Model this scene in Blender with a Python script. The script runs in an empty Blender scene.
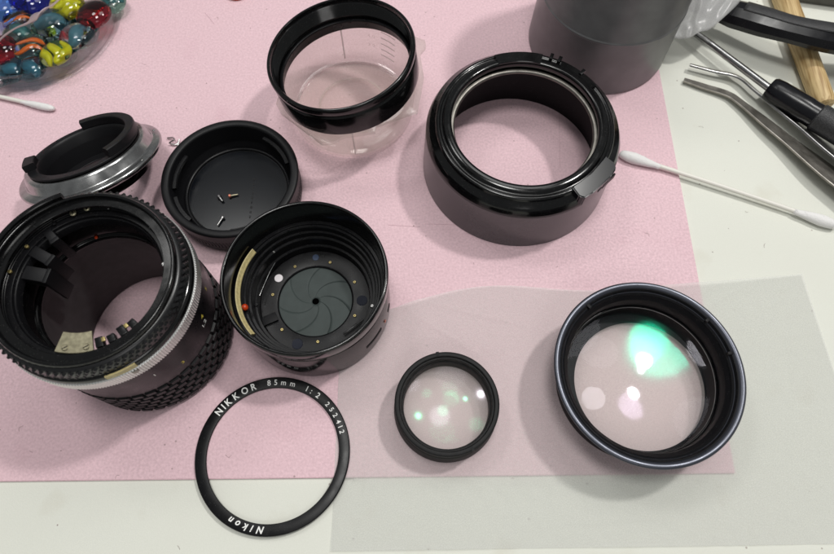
import bpy, bmesh, math, random
from math import sin, cos, pi, radians as R
from mathutils import Vector, Matrix, noise

# ---------------------------------------------------------------- scene (1 unit = 1 cm)
random.seed(7)
S = bpy.context.scene
S.unit_settings.system = 'METRIC'
S.unit_settings.scale_length = 0.01
COL = S.collection

cam = bpy.data.objects.new('camera', bpy.data.cameras.new('camera'))
COL.objects.link(cam)
cam.location = (0, 0, 20.4)
cam.rotation_euler = (R(22.6), 0, 0)
cam.data.sensor_width = 36
cam.data.lens = 26.76
cam.data.clip_start = 0.5
cam.data.clip_end = 600
cam.data.dof.use_dof = True
cam.data.dof.focus_distance = 20.5
cam.data.dof.aperture_fstop = 0.2
S.camera = cam

W = bpy.data.worlds.new('World'); S.world = W; W.use_nodes = True
bg = W.node_tree.nodes['Background']
bg.inputs[0].default_value = (0.97, 1.0, 1.0, 1); bg.inputs[1].default_value = 0.235

def lamp(name, loc, target, radius, radiance, col):
    l = bpy.data.lights.new(name, 'AREA'); l.shape = 'DISK'; l.size = radius * 2
    l.energy = radiance * pi * pi * radius * radius; l.color = col
    o = bpy.data.objects.new(name, l); COL.objects.link(o); o.location = loc
    o.rotation_euler = (Vector(target) - Vector(loc)).to_track_quat('-Z', 'Y').to_euler()
    return o
lamp('ceiling_or_fill_lamp', (44.5, 35.4, 90), (3, 8, 0), 3.6, 345, (1, .98, .95))
lamp('ceiling_or_fill_lamp', (-2, 9, 90), (-2, 7, 0), 10.0, 27, (1, .99, .96))  # unseen overhead fill, added to light the lens interior and tighten shadows
lamp('ceiling_or_fill_lamp', (8, 38, 60), (0, 8, 0), 12.0, 4.2, (1, .99, .97))  # unseen large soft fill, added behind the parts
lamp('ceiling_or_fill_lamp', (-24, 34, 62), (0, 8, 0), 7.0, 12, (1, .99, .97))  # unseen fill from the left, evens out the light
lamp('ceiling_or_fill_lamp', (10, -36, 58), (0, 8, 0), 12, 3.2, (1, .98, .96))  # unseen fill in front, added to light the front faces

S.view_settings.view_transform = 'Standard'; S.view_settings.look = 'None'
S.view_settings.exposure = -0.06; S.view_settings.gamma = 1
S.render.engine = 'CYCLES'
S.cycles.transparent_max_bounces = 24
S.cycles.max_bounces = 14; S.cycles.transmission_bounces = 10

# ---------------------------------------------------------------- materials
def mat(name, col, rough=.5, metal=0, var=0, vscale=3, bump=0, bscale=40, spec=.5, col2=None, coat=0, rvar=0):
    m = bpy.data.materials.new(name); m.use_nodes = True
    nt = m.node_tree; b = nt.nodes['Principled BSDF']
    c = tuple(col) + (1,)
    b.inputs['Base Color'].default_value = c
    b.inputs['Roughness'].default_value = rough
    b.inputs['Metallic'].default_value = metal
    b.inputs['Specular IOR Level'].default_value = spec
    b.inputs['Coat Weight'].default_value = coat
    tc = nt.nodes.new('ShaderNodeTexCoord')
    if var:
        n = nt.nodes.new('ShaderNodeTexNoise'); n.inputs['Scale'].default_value = vscale
        n.inputs['Detail'].default_value = 5
        nt.links.new(tc.outputs['Object'], n.inputs['Vector'])
        r = nt.nodes.new('ShaderNodeValToRGB')
        c2 = col2 if col2 else [x * (1 - var) for x in col]
        r.color_ramp.elements[0].position = .35; r.color_ramp.elements[1].position = .65
        r.color_ramp.elements[0].color = tuple(c2) + (1,); r.color_ramp.elements[1].color = c
        nt.links.new(n.outputs['Fac'], r.inputs[0]); nt.links.new(r.outputs[0], b.inputs['Base Color'])
    if rvar:
        n = nt.nodes.new('ShaderNodeTexNoise'); n.inputs['Scale'].default_value = 2.3; n.inputs['Detail'].default_value = 8
        nt.links.new(tc.outputs['Object'], n.inputs['Vector'])
        q = nt.nodes.new('ShaderNodeMapRange'); q.inputs[1].default_value = .3; q.inputs[2].default_value = .7
        q.inputs[3].default_value = max(.02, rough - rvar); q.inputs[4].default_value = rough + rvar
        nt.links.new(n.outputs['Fac'], q.inputs[0]); nt.links.new(q.outputs[0], b.inputs['Roughness'])
    if bump:
        n = nt.nodes.new('ShaderNodeTexNoise'); n.inputs['Scale'].default_value = bscale
        n.inputs['Detail'].default_value = 3
        nt.links.new(tc.outputs['Object'], n.inputs['Vector'])
        bp = nt.nodes.new('ShaderNodeBump'); bp.inputs['Strength'].default_value = 1
        bp.inputs['Distance'].default_value = bump
        nt.links.new(n.outputs['Fac'], bp.inputs['Height']); nt.links.new(bp.outputs[0], b.inputs['Normal'])
    return m

def dusty(m, amount=.25, col=(.35, .34, .33), scale=26, thr=.72):
    """fine dust specks over a material's base colour"""
    nt = m.node_tree; b = nt.nodes['Principled BSDF']
    tc = nt.nodes.new('ShaderNodeTexCoord')
    v = nt.nodes.new('ShaderNodeTexVoronoi'); v.inputs['Scale'].default_value = scale
    nt.links.new(tc.outputs['Object'], v.inputs['Vector'])
    lt = nt.nodes.new('ShaderNodeMath'); lt.operation = 'LESS_THAN'; lt.inputs[1].default_value = .16
    nt.links.new(v.outputs['Distance'], lt.inputs[0])
    sp = nt.nodes.new('ShaderNodeSeparateColor'); nt.links.new(v.outputs['Color'], sp.inputs[0])
    gt = nt.nodes.new('ShaderNodeMath'); gt.operation = 'GREATER_THAN'; gt.inputs[1].default_value = thr
    nt.links.new(sp.outputs[0], gt.inputs[0])
    mu = nt.nodes.new('ShaderNodeMath'); mu.operation = 'MULTIPLY'
    nt.links.new(lt.outputs[0], mu.inputs[0]); nt.links.new(gt.outputs[0], mu.inputs[1])
    m2 = nt.nodes.new('ShaderNodeMath'); m2.operation = 'MULTIPLY'; m2.inputs[1].default_value = amount
    nt.links.new(mu.outputs[0], m2.inputs[0])
    mx = nt.nodes.new('ShaderNodeMix'); mx.data_type = 'RGBA'
    nt.links.new(m2.outputs[0], mx.inputs[0])
    src = b.inputs['Base Color'].links
    if src: nt.links.new(src[0].from_socket, mx.inputs[6])
    else: mx.inputs[6].default_value = b.inputs['Base Color'].default_value
    mx.inputs[7].default_value = tuple(col) + (1,)
    nt.links.new(mx.outputs[2], b.inputs['Base Color'])
    return m

def clear(name, tint=(1, 1, 1), gloss=(1, 1, 1), base=.03, edge=.35, rough=.0, diff=0, dcol=(.9, .9, .9), ndiff=0, tl=.5):
    """thin clear sheet: transparent + reflection that grows towards grazing + a little milkiness"""
    m = bpy.data.materials.new(name); m.use_nodes = True; nt = m.node_tree
    nt.nodes.remove(nt.nodes['Principled BSDF']); out = nt.nodes['Material Output']
    t = nt.nodes.new('ShaderNodeBsdfTransparent'); t.inputs[0].default_value = tuple(tint) + (1,)
    g = nt.nodes.new('ShaderNodeBsdfGlossy'); g.inputs['Color'].default_value = tuple(gloss) + (1,)
    g.inputs['Roughness'].default_value = rough
    lw = nt.nodes.new('ShaderNodeLayerWeight'); lw.inputs[0].default_value = .5
    pw = nt.nodes.new('ShaderNodeMath'); pw.operation = 'POWER'; pw.inputs[1].default_value = 3
    nt.links.new(lw.outputs['Facing'], pw.inputs[0])
    mr = nt.nodes.new('ShaderNodeMapRange'); mr.inputs[3].default_value = base; mr.inputs[4].default_value = edge
    nt.links.new(pw.outputs[0], mr.inputs[0])
    mx = nt.nodes.new('ShaderNodeMixShader')
    nt.links.new(mr.outputs[0], mx.inputs[0]); nt.links.new(t.outputs[0], mx.inputs[1]); nt.links.new(g.outputs[0], mx.inputs[2])
    last = mx
    if diff:
        d = nt.nodes.new('ShaderNodeBsdfDiffuse'); d.inputs[0].default_value = tuple(dcol) + (1,)
        tln = nt.nodes.new('ShaderNodeBsdfTranslucent'); tln.inputs[0].default_value = tuple(dcol) + (1,)
        dm = nt.nodes.new('ShaderNodeMixShader'); dm.inputs[0].default_value = tl
        nt.links.new(d.outputs[0], dm.inputs[1]); nt.links.new(tln.outputs[0], dm.inputs[2])
        m3 = nt.nodes.new('ShaderNodeMixShader'); m3.inputs[0].default_value = diff
        nt.links.new(last.outputs[0], m3.inputs[1]); nt.links.new(dm.outputs[0], m3.inputs[2])
        if ndiff:
            tc = nt.nodes.new('ShaderNodeTexCoord')
            n = nt.nodes.new('ShaderNodeTexNoise'); n.inputs['Scale'].default_value = 26; n.inputs['Detail'].default_value = 6
            nt.links.new(tc.outputs['Object'], n.inputs['Vector'])
            n2 = nt.nodes.new('ShaderNodeTexNoise'); n2.inputs['Scale'].default_value = 70; n2.inputs['Detail'].default_value = 3
            nt.links.new(tc.outputs['Object'], n2.inputs['Vector'])
            ad = nt.nodes.new('ShaderNodeMath'); ad.operation = 'ADD'
            nt.links.new(n.outputs['Fac'], ad.inputs[0]); nt.links.new(n2.outputs['Fac'], ad.inputs[1])
            q = nt.nodes.new('ShaderNodeMapRange'); q.inputs[1].default_value = .7; q.inputs[2].default_value = 1.3
            q.inputs[3].default_value = diff - ndiff; q.inputs[4].default_value = diff + ndiff
            nt.links.new(ad.outputs[0], q.inputs[0]); nt.links.new(q.outputs[0], m3.inputs[0])
        last = m3
    nt.links.new(last.outputs[0], out.inputs[0])
    return m

def gem(name, col, rough=.03):
    m = mat(name, col, rough); b = m.node_tree.nodes['Principled BSDF']
    b.inputs['Transmission Weight'].default_value = 1; b.inputs['IOR'].default_value = 1.45
    return m

M = dict(
    gloss=dusty(mat('black_gloss_paint', (.003, .003, .0033), .14, spec=.42, rvar=.06), .2),
    satin=dusty(mat('black_satin_anodised', (.005, .005, .0058), .3, spec=.2, rvar=.05), .22),
    matte=mat('black_matt_paint', (.012, .012, .0125), .6, spec=.25, var=.3, vscale=6),
    inner=dusty(mat('black_flocked_inside', (.004, .004, .005), .5, spec=.15), .3, thr=.86),
    greymetal=mat('dark_grey_satin', (.045, .045, .048), .24, spec=.65, var=.15, vscale=5, bump=.0004, bscale=60),
    slate=mat('slate_anodised', (.06, .064, .08), .3, metal=.6, rvar=.05),
    matte2=mat('grey_black_baffle', (.048, .044, .046), .5, spec=.35, var=.25, vscale=3),
    capfloor=mat('smooth_black_plastic', (.004, .005, .007), .2, spec=.3),
    studmat=mat('black_knurled_ring', (.006, .006, .007), .3, spec=.5),
    ribchrome=mat('ribbed_bright_metal', (.72, .72, .71), .45, metal=1),
    void=mat('deep_black', (.001, .001, .001), .9, spec=0),
    rubber=mat('black_rubber', (.005, .005, .006), .45, spec=.25),
    chrome=mat('satin_chrome', (.4, .4, .4), .22, metal=1, rvar=.08, var=.25, vscale=4),
    steel=mat('brushed_steel', (.42, .415, .41), .34, metal=1, var=.2, vscale=5, rvar=.06),
    darksteel=mat('tarnished_steel', (.34, .32, .29), .42, metal=1, var=.25, vscale=3, rvar=.08),
    brass=mat('aged_brass', (.5, .4, .17), .38, metal=.75, var=.4, vscale=9),
    nickel=mat('yellowish_nickel', (.45, .41, .28), .34, metal=.75, var=.35, vscale=8),
    blade=mat('aperture_blade_steel', (.05, .062, .06), .5, metal=0, spec=.15, var=.12, vscale=3),
    white=mat('white_paint', (.75, .75, .73), .5),
    yellow=mat('yellow_paint', (.55, .45, .06), .5),
    cream=mat('cream_paint', (.50, .42, .20), .45, var=.25, vscale=12),
    red=mat('red_lacquer', (.62, .055, .008), .3, var=.5, vscale=12),
    copper=mat('copper_screw', (.6, .22, .15), .35, metal=.7),
    handle=mat('black_plastic_handle', (.005, .005, .007), .25, spec=.35, rvar=.05),
    griptape=mat('grey_textured_grip', (.035, .035, .038), .45, var=.8, vscale=30, bump=.02, bscale=28),
    wood=None,
    cotton=mat('cotton', (.78, .77, .76), .95, bump=.02, bscale=30),
    stick=mat('white_swab_stick', (.74, .72, .66), .45),
    cupgrey=mat('dark_grey_plastic', (.125, .125, .128), .36, var=.2, vscale=1.5, spec=.55),
    casegrey=mat('grey_case_plastic', (.09, .088, .078), .55, var=.2),
)
# wood
m = mat('pale_wood', (.56, .40, .19), .55); nt = m.node_tree; b = nt.nodes['Principled BSDF']
tc = nt.nodes.new('ShaderNodeTexCoord'); mp = nt.nodes.new('ShaderNodeMapping'); mp.inputs['Scale'].default_value = (7, .35, 7)
mp.inputs['Rotation'].default_value = (0, 0, R(-2))
n = nt.nodes.new('ShaderNodeTexNoise'); n.inputs['Scale'].default_value = 1.6; n.inputs['Detail'].default_value = 6
r = nt.nodes.new('ShaderNodeValToRGB'); r.color_ramp.elements[0].color = (.34, .21, .08, 1); r.color_ramp.elements[1].color = (.62, .46, .23, 1)
r.color_ramp.elements[0].position = .35; r.color_ramp.elements[1].position = .6
nt.links.new(tc.outputs['Object'], mp.inputs[0]); nt.links.new(mp.outputs[0], n.inputs['Vector']); nt.links.new(n.outputs['Fac'], r.inputs[0]); nt.links.new(r.outputs[0], b.inputs['Base Color'])
M['wood'] = m

def surface_mat(name, base, dark, grain, gscale, bump, stain, stain_amt, speck=.9965):
    m = bpy.data.materials.new(name); m.use_nodes = True; nt = m.node_tree; b = nt.nodes['Principled BSDF']
    b.inputs['Roughness'].default_value = .75; b.inputs['Specular IOR Level'].default_value = .25
    tc = nt.nodes.new('ShaderNodeTexCoord')
    def nz(scale, det):
        n = nt.nodes.new('ShaderNodeTexNoise'); n.inputs['Scale'].default_value = scale; n.inputs['Detail'].default_value = det
        nt.links.new(tc.outputs['Object'], n.inputs['Vector']); return n.outputs['Fac']
    def ramp(v, p0, p1, c0, c1):
        r = nt.nodes.new('ShaderNodeValToRGB'); r.color_ramp.elements[0].position = p0; r.color_ramp.elements[1].position = p1
        r.color_ramp.elements[0].color = c0; r.color_ramp.elements[1].color = c1; nt.links.new(v, r.inputs[0]); return r.outputs[0]
    fine = ramp(nz(gscale, 2), .3, .7, tuple(x * (1 - grain) for x in base) + (1,), tuple(min(1, x * (1 + grain)) for x in base) + (1,))
    big = ramp(nz(.16, 5), .35, .7, (.0, .0, .0, 1), (1, 1, 1, 1))
    st = ramp(nz(.55, 7), .60, .78, (0, 0, 0, 1), (1, 1, 1, 1))
    def mix(f, a, bcol, amt):
        mu = nt.nodes.new('ShaderNodeMath'); mu.operation = 'MULTIPLY'; mu.inputs[1].default_value = amt; nt.links.new(f, mu.inputs[0])
        x = nt.nodes.new('ShaderNodeMix'); x.data_type = 'RGBA'; nt.links.new(mu.outputs[0], x.inputs[0]); nt.links.new(a, x.inputs[6]); x.inputs[7].default_value = tuple(bcol) + (1,)
        return x.outputs[2]
    c = mix(big, fine, dark, .45); c = mix(st, c, stain, stain_amt)
    v = nt.nodes.new('ShaderNodeTexVoronoi'); v.inputs['Scale'].default_value = 2.6; nt.links.new(tc.outputs['Object'], v.inputs['Vector'])
    sp = nt.nodes.new('ShaderNodeSeparateColor'); nt.links.new(v.outputs['Color'], sp.inputs[0])
    g = nt.nodes.new('ShaderNodeMath'); g.operation = 'GREATER_THAN'; g.inputs[1].default_value = .84; nt.links.new(sp.outputs[0], g.inputs[0])
    l = nt.nodes.new('ShaderNodeMath'); l.operation = 'LESS_THAN'; l.inputs[1].default_value = .085; nt.links.new(v.outputs['Distance'], l.inputs[0])
    k = nt.nodes.new('ShaderNodeMath'); k.operation = 'MULTIPLY'; nt.links.new(g.outputs[0], k.inputs[0]); nt.links.new(l.outputs[0], k.inputs[1])
    c = mix(k.outputs[0], c, (.22, .16, .15), .55)
    nt.links.new(c, b.inputs['Base Color'])
    bp = nt.nodes.new('ShaderNodeBump'); bp.inputs['Distance'].default_value = bump; nt.links.new(nz(gscale * 1.2, 3), bp.inputs['Height']); nt.links.new(bp.outputs[0], b.inputs['Normal'])
    return m
M['pink'] = surface_mat('pink_craft_sheet', (.705, .50, .545), (.67, .465, .505), .12, 12, .014, (.55, .33, .38), .25)
M['desk'] = surface_mat('cream_desk_top', (.685, .695, .63), (.65, .65, .585), .02, 22, .004, (.50, .46, .36), .3)
M['tissue'] = clear('lens_tissue', base=.0, edge=.05, rough=.5, diff=.42, dcol=(.71, .715, .69), ndiff=.12, tl=.2)
M['bag'] = clear('translucent_film', base=.04, edge=.3, rough=.25, diff=.6, dcol=(.72, .72, .72), ndiff=.12)
M['cup'] = clear('clear_cup_plastic', tint=(.96, .95, .94), base=.05, edge=.75, rough=.05, diff=.14, dcol=(.85, .82, .76))
M['cupline'] = clear('moulded_cup_marks', base=.1, edge=.5, rough=.2, diff=.4, dcol=(.55, .5, .48))
M['dish'] = clear('clear_dish_plastic', tint=(.95, .96, .96), base=.05, edge=.7, rough=.05, diff=.04)
M['strand'] = clear('pale_plastic_strand', tint=(.95, .9, .9), base=.08, edge=.5, rough=.2, diff=.55, dcol=(.75, .62, .62))
def coat(name, col, base, rough=.045): return clear(name, tint=(1, 1, 1), gloss=col, base=base, edge=base + .004, rough=rough)
M['coatgreen'] = coat('green_coated_glass', (.15, 1, .50), .011, .11)
M['coatteal'] = coat('teal_coated_glass', (.35, .9, 1), .008)
M['coatwhite'] = coat('plain_coated_glass', (.92, .88, 1), .010, .11)
M['focusglow'] = clear('painted_focus_glow', base=.0, edge=.02, rough=.2, diff=.36, dcol=(1, .96, .92), tl=.6, ndiff=.05)  # milky white layer paints in the light the lens would focus on paper
M['bigwhite'] = coat('white_coated_glass', (.92, .90, 1), .008)
M['bigteal'] = coat('teal_coated_front_glass', (.1, .9, .95), .0016)
M['biggreen'] = coat('green_coated_front_glass', (.0, 1, .55), .0017)
M['bigdark'] = coat('deep_green_coated_glass', (.0, .95, .6), .0018)
M['bigviolet'] = coat('violet_coated_glass', (.85, .7, 1), .0012)

# ---------------------------------------------------------------- mesh helpers
def finish(name, bm, m, parent=None, smooth=35, loc=None, rot=None, label=None):
    bmesh.ops.recalc_face_normals(bm, faces=bm.faces)
    me = bpy.data.meshes.new(name); bm.to_mesh(me); bm.free()
    me.materials.append(m)
    for p in me.polygons: p.use_smooth = True
    me.set_sharp_from_angle(angle=R(smooth))
    o = bpy.data.objects.new(name, me); COL.objects.link(o)
    if parent: o.parent = parent
    if loc: o.location = loc
    if rot: o.rotation_euler = rot
    if label: o['label'] = label
    return o

def thing(name, label, cat, loc=(0, 0, 0), rot=(0, 0, 0), group=None):
    o = bpy.data.objects.new(name, None); COL.objects.link(o); o.location = loc; o.rotation_euler = rot
    o.empty_display_size = .3
    return tag(o, label, cat, group)
def tag(o, label, cat, group=None):
    o['label'] = label; o['category'] = cat
    if group: o['group'] = group
    return o

def cham(pr, b=.02, closed=True):
    out = []; n = len(pr)
    for i, p in enumerate(pr):
        if not closed and i in (0, n - 1): out.append(p); continue
        a = Vector(pr[i - 1]); c = Vector(pr[(i + 1) % n]); q = Vector(p)
        la = (a - q).length; lc = (c - q).length; d = min(b, la * .35, lc * .35)
        out.append(tuple(q + (a - q).normalized() * d)); out.append(tuple(q + (c - q).normalized() * d))
    return out

def lathe(bm, pr, seg=160, closed=True, a0=0, a1=2 * pi, c=(0, 0)):
    full = abs(a1 - a0 - 2 * pi) < 1e-6
    n = seg if full else seg + 1
    rings = []
    for i in range(n):
        a = a0 + (a1 - a0) * i / seg
        rings.append([bm.verts.new((c[0] + r * cos(a), c[1] + r * sin(a), z)) for r, z in pr])
    k = len(pr); m = k if closed else k - 1
    for i in range(seg if full else n - 1):
        A = rings[i]; B = rings[(i + 1) % n]
        for j in range(m):
            try: bm.faces.new((A[j], A[(j + 1) % k], B[(j + 1) % k], B[j]))
            except ValueError: pass
    if not full and closed:
        bm.faces.new(rings[0]); bm.faces.new(rings[-1][::-1])
    return bm

def turned(name, pr, m, parent=None, b=.02, seg=160, closed=True, a0=0, a1=2 * pi, **k):
    bm = bmesh.new(); lathe(bm, cham(pr, b, closed) if b else pr, seg, closed, a0, a1)
    return finish(name, bm, m, parent, **k)

def disc(bm, r, z, seg=48, c=(0, 0)):
    vs = [bm.verts.new((c[0] + r * cos(2 * pi * i / seg), c[1] + r * sin(2 * pi * i / seg), z)) for i in range(seg)]
    return bm.faces.new(vs)

def solid(name, r, z0, z1, m, parent, b=.01, seg=32, **k):
    """closed cylinder with chamfered edges"""
    return turned(name, [(0.0001, z0), (r, z0), (r, z1), (0.0001, z1)], m, parent, b=0, seg=seg, closed=False, **k) if not b else \
        turned(name, [(0.0001, z0), (r - b, z0), (r, z0 + b), (r, z1 - b), (r - b, z1), (0.0001, z1)], m, parent, b=0, seg=seg, closed=False, **k)

def box(bm, x0, x1, y0, y1, z0, z1, mtx=None, bev=0):
    r = bmesh.ops.create_cube(bm, size=1)['verts']
    for v in r: v.co = Vector(((x0 + x1) / 2 + v.co.x * (x1 - x0), (y0 + y1) / 2 + v.co.y * (y1 - y0), (z0 + z1) / 2 + v.co.z * (z1 - z0)))
    if bev:
        es = list({e for v in r for e in v.link_edges})
        r2 = bmesh.ops.bevel(bm, geom=es, offset=bev, segments=2, affect='EDGES', profile=.6)
        r = list({v for f in r2['faces'] for v in f.verts} | {v for v in r if v.is_valid})
    if mtx:
        for v in r: v.co = mtx @ v.co
    return r

def frames(pts):
    P = [Vector(p) for p in pts]; T = []
    for i in range(len(P)):
        a = P[max(0, i - 1)]; b = P[min(len(P) - 1, i + 1)]; T.append((b - a).normalized())
    F = []; up = Vector((0, 0, 1))
    for p, t in zip(P, T):
        s = t.cross(up)
        if s.length < 1e-3: s = Vector((1, 0, 0))
        s.normalize(); u = s.cross(t).normalized(); F.append((p, t, s, u))
    return F

def spline(pts, n=8):
    P = [Vector(p) for p in pts]; out = []
    for i in range(len(P) - 1):
        p0 = P[max(0, i - 1)]; p1 = P[i]; p2 = P[i + 1]; p3 = P[min(len(P) - 1, i + 2)]
        for k in range(n):
            t = k / n
            out.append(.5 * ((2 * p1) + (p2 - p0) * t + (2 * p0 - 5 * p1 + 4 * p2 - p3) * t * t + (3 * p1 - p0 - 3 * p2 + p3) * t ** 3))
    out.append(P[-1]); return out
def lin(vals, n=8):
    out = []
    for i in range(len(vals) - 1):
        for k in range(n):
            t = k / n; t = t * t * (3 - 2 * t); out.append(vals[i] + (vals[i + 1] - vals[i]) * t)
    out.append(vals[-1]); return out

def tube(bm, pts, radii, seg=16, ry=None, cap=True, a0=0, a1=2 * pi):
    F = frames(pts); rings = []
    full = abs(a1 - a0 - 2 * pi) < 1e-6
    n = seg if full else seg + 1
    for i, (p, t, s, u) in enumerate(F):
        r = radii[i]; q = ry[i] if ry else r
        rings.append([bm.verts.new(p + s * r * cos(a0 + (a1 - a0) * k / seg) + u * q * sin(a0 + (a1 - a0) * k / seg)) for k in range(n)])
    for A, B in zip(rings, rings[1:]):
        for k in range(n if full else n - 1): bm.faces.new((A[k], A[(k + 1) % n], B[(k + 1) % n], B[k]))
    if cap and full: bm.faces.new(rings[0][::-1]); bm.faces.new(rings[-1])
    return rings

def ribbon(bm, pts, widths, thick, roll=None):
    F = frames(pts); rings = []
    for i, (p, t, s, u) in enumerate(F):
        w = widths[i] / 2; h = (thick[i] if isinstance(thick, (list, tuple)) else thick) / 2
        if roll:
            c_, s_ = cos(roll[i]), sin(roll[i]); s, u = s * c_ + u * s_, u * c_ - s * s_
        b = min(w, h) * .35
        pr = [(-w + b, -h), (w - b, -h), (w, -h + b), (w, h - b), (w - b, h), (-w + b, h), (-w, h - b), (-w, -h + b)]
        rings.append([bm.verts.new(p + s * x + u * y) for x, y in pr])
    for A, B in zip(rings, rings[1:]):
        for k in range(8): bm.faces.new((A[k], A[(k + 1) % 8], B[(k + 1) % 8], B[k]))
    bm.faces.new(rings[0][::-1]); bm.faces.new(rings[-1])

def studs(bm, r, z0, z1, rows, n, h, fill=.8, stagger=True, diamond=False, a0=0, a1=2 * pi):
    dz = (z1 - z0) / rows; da = (a1 - a0) / n
    for j in range(rows):
        zc = z0 + (j + .5) * dz
        for i in range(n):
            ac = a0 + (i + (.5 if stagger and j % 2 else 0)) * da
            if diamond:
                base = [(da * .5 * fill, 0), (0, dz * .62 * fill), (-da * .5 * fill, 0), (0, -dz * .62 * fill)]; top = [(x * .35, y * .35) for x, y in base]
            else:
                x, y = da * .5 * fill, dz * .5 * fill
                base = [(x, -y), (x, y), (-x, y), (-x, -y)]; top = [(p * .82, q * .72) for p, q in base]
            lo = [bm.verts.new(((r - .02) * cos(ac + x), (r - .02) * sin(ac + x), zc + y)) for x, y in base]
            hi = [bm.verts.new(((r + h) * cos(ac + x), (r + h) * sin(ac + x), zc + y)) for x, y in top]
            bm.faces.new(hi)
            for k in range(4): bm.faces.new((lo[k], lo[(k + 1) % 4], hi[(k + 1) % 4], hi[k]))

def ribs(bm, r0, r1, z0, z1, n):
    pr = []
    ang = []
    for i in range(n):
        a = 2 * pi * i / n; d = 2 * pi / n
        ang += [(a, r0), (a + d * .25, r1), (a + d * .6, r1), (a + d * .85, r0)]
    lv = [(z0, -.04), (z0 + .03, 0), (z1 - .03, 0), (z1, -.04)]
    rings = [[bm.verts.new(((r + dr) * cos(a), (r + dr) * sin(a), z)) for a, r in ang] for z, dr in lv]
    k = len(ang)
    for A, B in zip(rings, rings[1:]):
        for i in range(k): bm.faces.new((A[i], A[(i + 1) % k], B[(i + 1) % k], B[i]))
    for ring in (rings[0], rings[-1]):
        z = ring[0].co.z; inn = [bm.verts.new(((r0 - .12) * cos(a), (r0 - .12) * sin(a), z)) for a, r in ang]
        for i in range(k): bm.faces.new((ring[i], ring[(i + 1) % k], inn[(i + 1) % k], inn[i]))

def dome(bm, r, rad, zedge, seg=72, rings=14, up=1):
    """spherical cap of edge radius r and curvature rad; rises (up=1) or dips (up=-1) from zedge"""
    sag = rad - math.sqrt(rad * rad - r * r)
    pr = []
    for i in range(rings + 1):
        q = r * i / rings; h = math.sqrt(rad * rad - q * q) - (rad - sag)
        pr.append((max(q, .0005), zedge + up * h))
    lathe(bm, pr, seg, closed=False); disc(bm, .0005, pr[0][1], seg)

_g = {}
def glyph(ch, size, bold, shear):
    k = (ch, size, bold, shear)
    if k not in _g:
        c = bpy.data.curves.new('text', 'FONT'); c.body = ch; c.size = size; c.offset = bold; c.shear = shear; c.resolution_u = 4
        o = bpy.data.objects.new('text', c); me = bpy.data.meshes.new_from_object(o)
        vs = [v.co.copy() for v in me.vertices]; fs = [tuple(p.vertices) for p in me.polygons]
        bpy.data.objects.remove(o); bpy.data.curves.remove(c); bpy.data.meshes.remove(me)
        w = max((v.x for v in vs), default=size * .3) - min((v.x for v in vs), default=0)
        x0 = min((v.x for v in vs), default=0)
        _g[k] = ([Vector((v.x - x0 - w / 2, v.y, 0)) for v in vs], fs, w)
    return _g[k]

def place_text(bm, chars, fn, size, bold=0, shear=0, sx=1):
    """fn(index, x, y) -> world point for each glyph vertex"""
    for i, ch in enumerate(chars):
        vs, fs, w = glyph(ch, size, bold, shear)
        nv = [bm.verts.new(fn(i, v.x * sx, v.y)) for v in vs]
        for f in fs:
            try: bm.faces.new([nv[j] for j in f])
            except ValueError: pass

def ring_text(parent, text, a_start, a_end, rmid, z, size, m, bold=0, shear=0, sx=1, label=None):
    W_ = [glyph(c, size, bold, shear)[2] * sx for c in text]
    pos = []; x = 0
    for i, w in enumerate(W_): pos.append(x + w / 2); x += w + size * .16
    tot = pos[-1] - pos[0]
    ang = [R(a_start) + (R(a_end) - R(a_start)) * (p - pos[0]) / tot for p in pos]
    H = size * .7
    def fn(i, x, y):
        a = ang[i]; u = Vector((cos(a), sin(a), 0)); t = Vector((sin(a), -cos(a), 0))
        return u * (rmid - H / 2 + y) + t * x + Vector((0, 0, z))
    bm = bmesh.new(); place_text(bm, text, fn, size, bold, shear, sx)
    me = bpy.data.meshes.new('lettering'); bm.to_mesh(me); bm.free(); me.materials.append(m)
    o = bpy.data.objects.new('lettering', me); COL.objects.link(o); o.parent = parent
    if label: o['label'] = label
    return o

def wall_text(parent, text, a, r, z, size, m, rot=0, label=None, name='lettering'):
    """text wrapped on the outside of a cylinder, centred at angle a (deg)"""
    W_ = [glyph(c, size, .004, 0)[2] for c in text]; pos = []; x = 0
    for w in W_: pos.append(x + w / 2); x += w + size * .12
    mid = x / 2
    def fn(i, gx, gy):
        X = pos[i] - mid + gx; Y = gy - size * .35
        X, Y = X * cos(rot) - Y * sin(rot), X * sin(rot) + Y * cos(rot)
        q = R(a) + X / r
        return Vector((r * cos(q), r * sin(q), z + Y))
    bm = bmesh.new(); place_text(bm, text, fn, size, .004)
    me = bpy.data.meshes.new(name); bm.to_mesh(me); bm.free(); me.materials.append(m)
    o = bpy.data.objects.new(name, me); COL.objects.link(o); o.parent = parent
    if label: o['label'] = label
    return o

def screw_head(parent, x, y, z, r, m, name='screw', h=.05, slot=True, a=0):
    """slotted screw head: domed disc with the slot cut in"""
    o = solid(name, r, z - h, z, m, parent, b=r * .25, seg=20)
    o.location = (x, y, 0)
    if slot:
        bm = bmesh.new(); box(bm, -r * .8, r * .8, -r * .13, r * .13, z, z + .003, Matrix.Rotation(a, 4, 'Z'))
        finish('slot', bm, M['inner'], o)
    return o

def ray(u, v, z=0):
    """where the line through a point of the picture meets the height z (used for measuring only)"""
    X = (u - 417) / 620; Y = -(v - 277) / 620; c_, s_ = cos(R(22.6)), sin(R(22.6))
    d = Vector((X, Y * c_ + s_, Y * s_ - c_)); return d * ((20.4 - z) / -d.z) + Vector((0, 0, 20.4))

# ---------------------------------------------------------------- setting: desk and what lies flat on it
bm = bmesh.new(); box(bm, -60, 60, -40, 75, -2.1, -.1)
o = finish('desk', bm, M['desk']); o['kind'] = 'structure'

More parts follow.
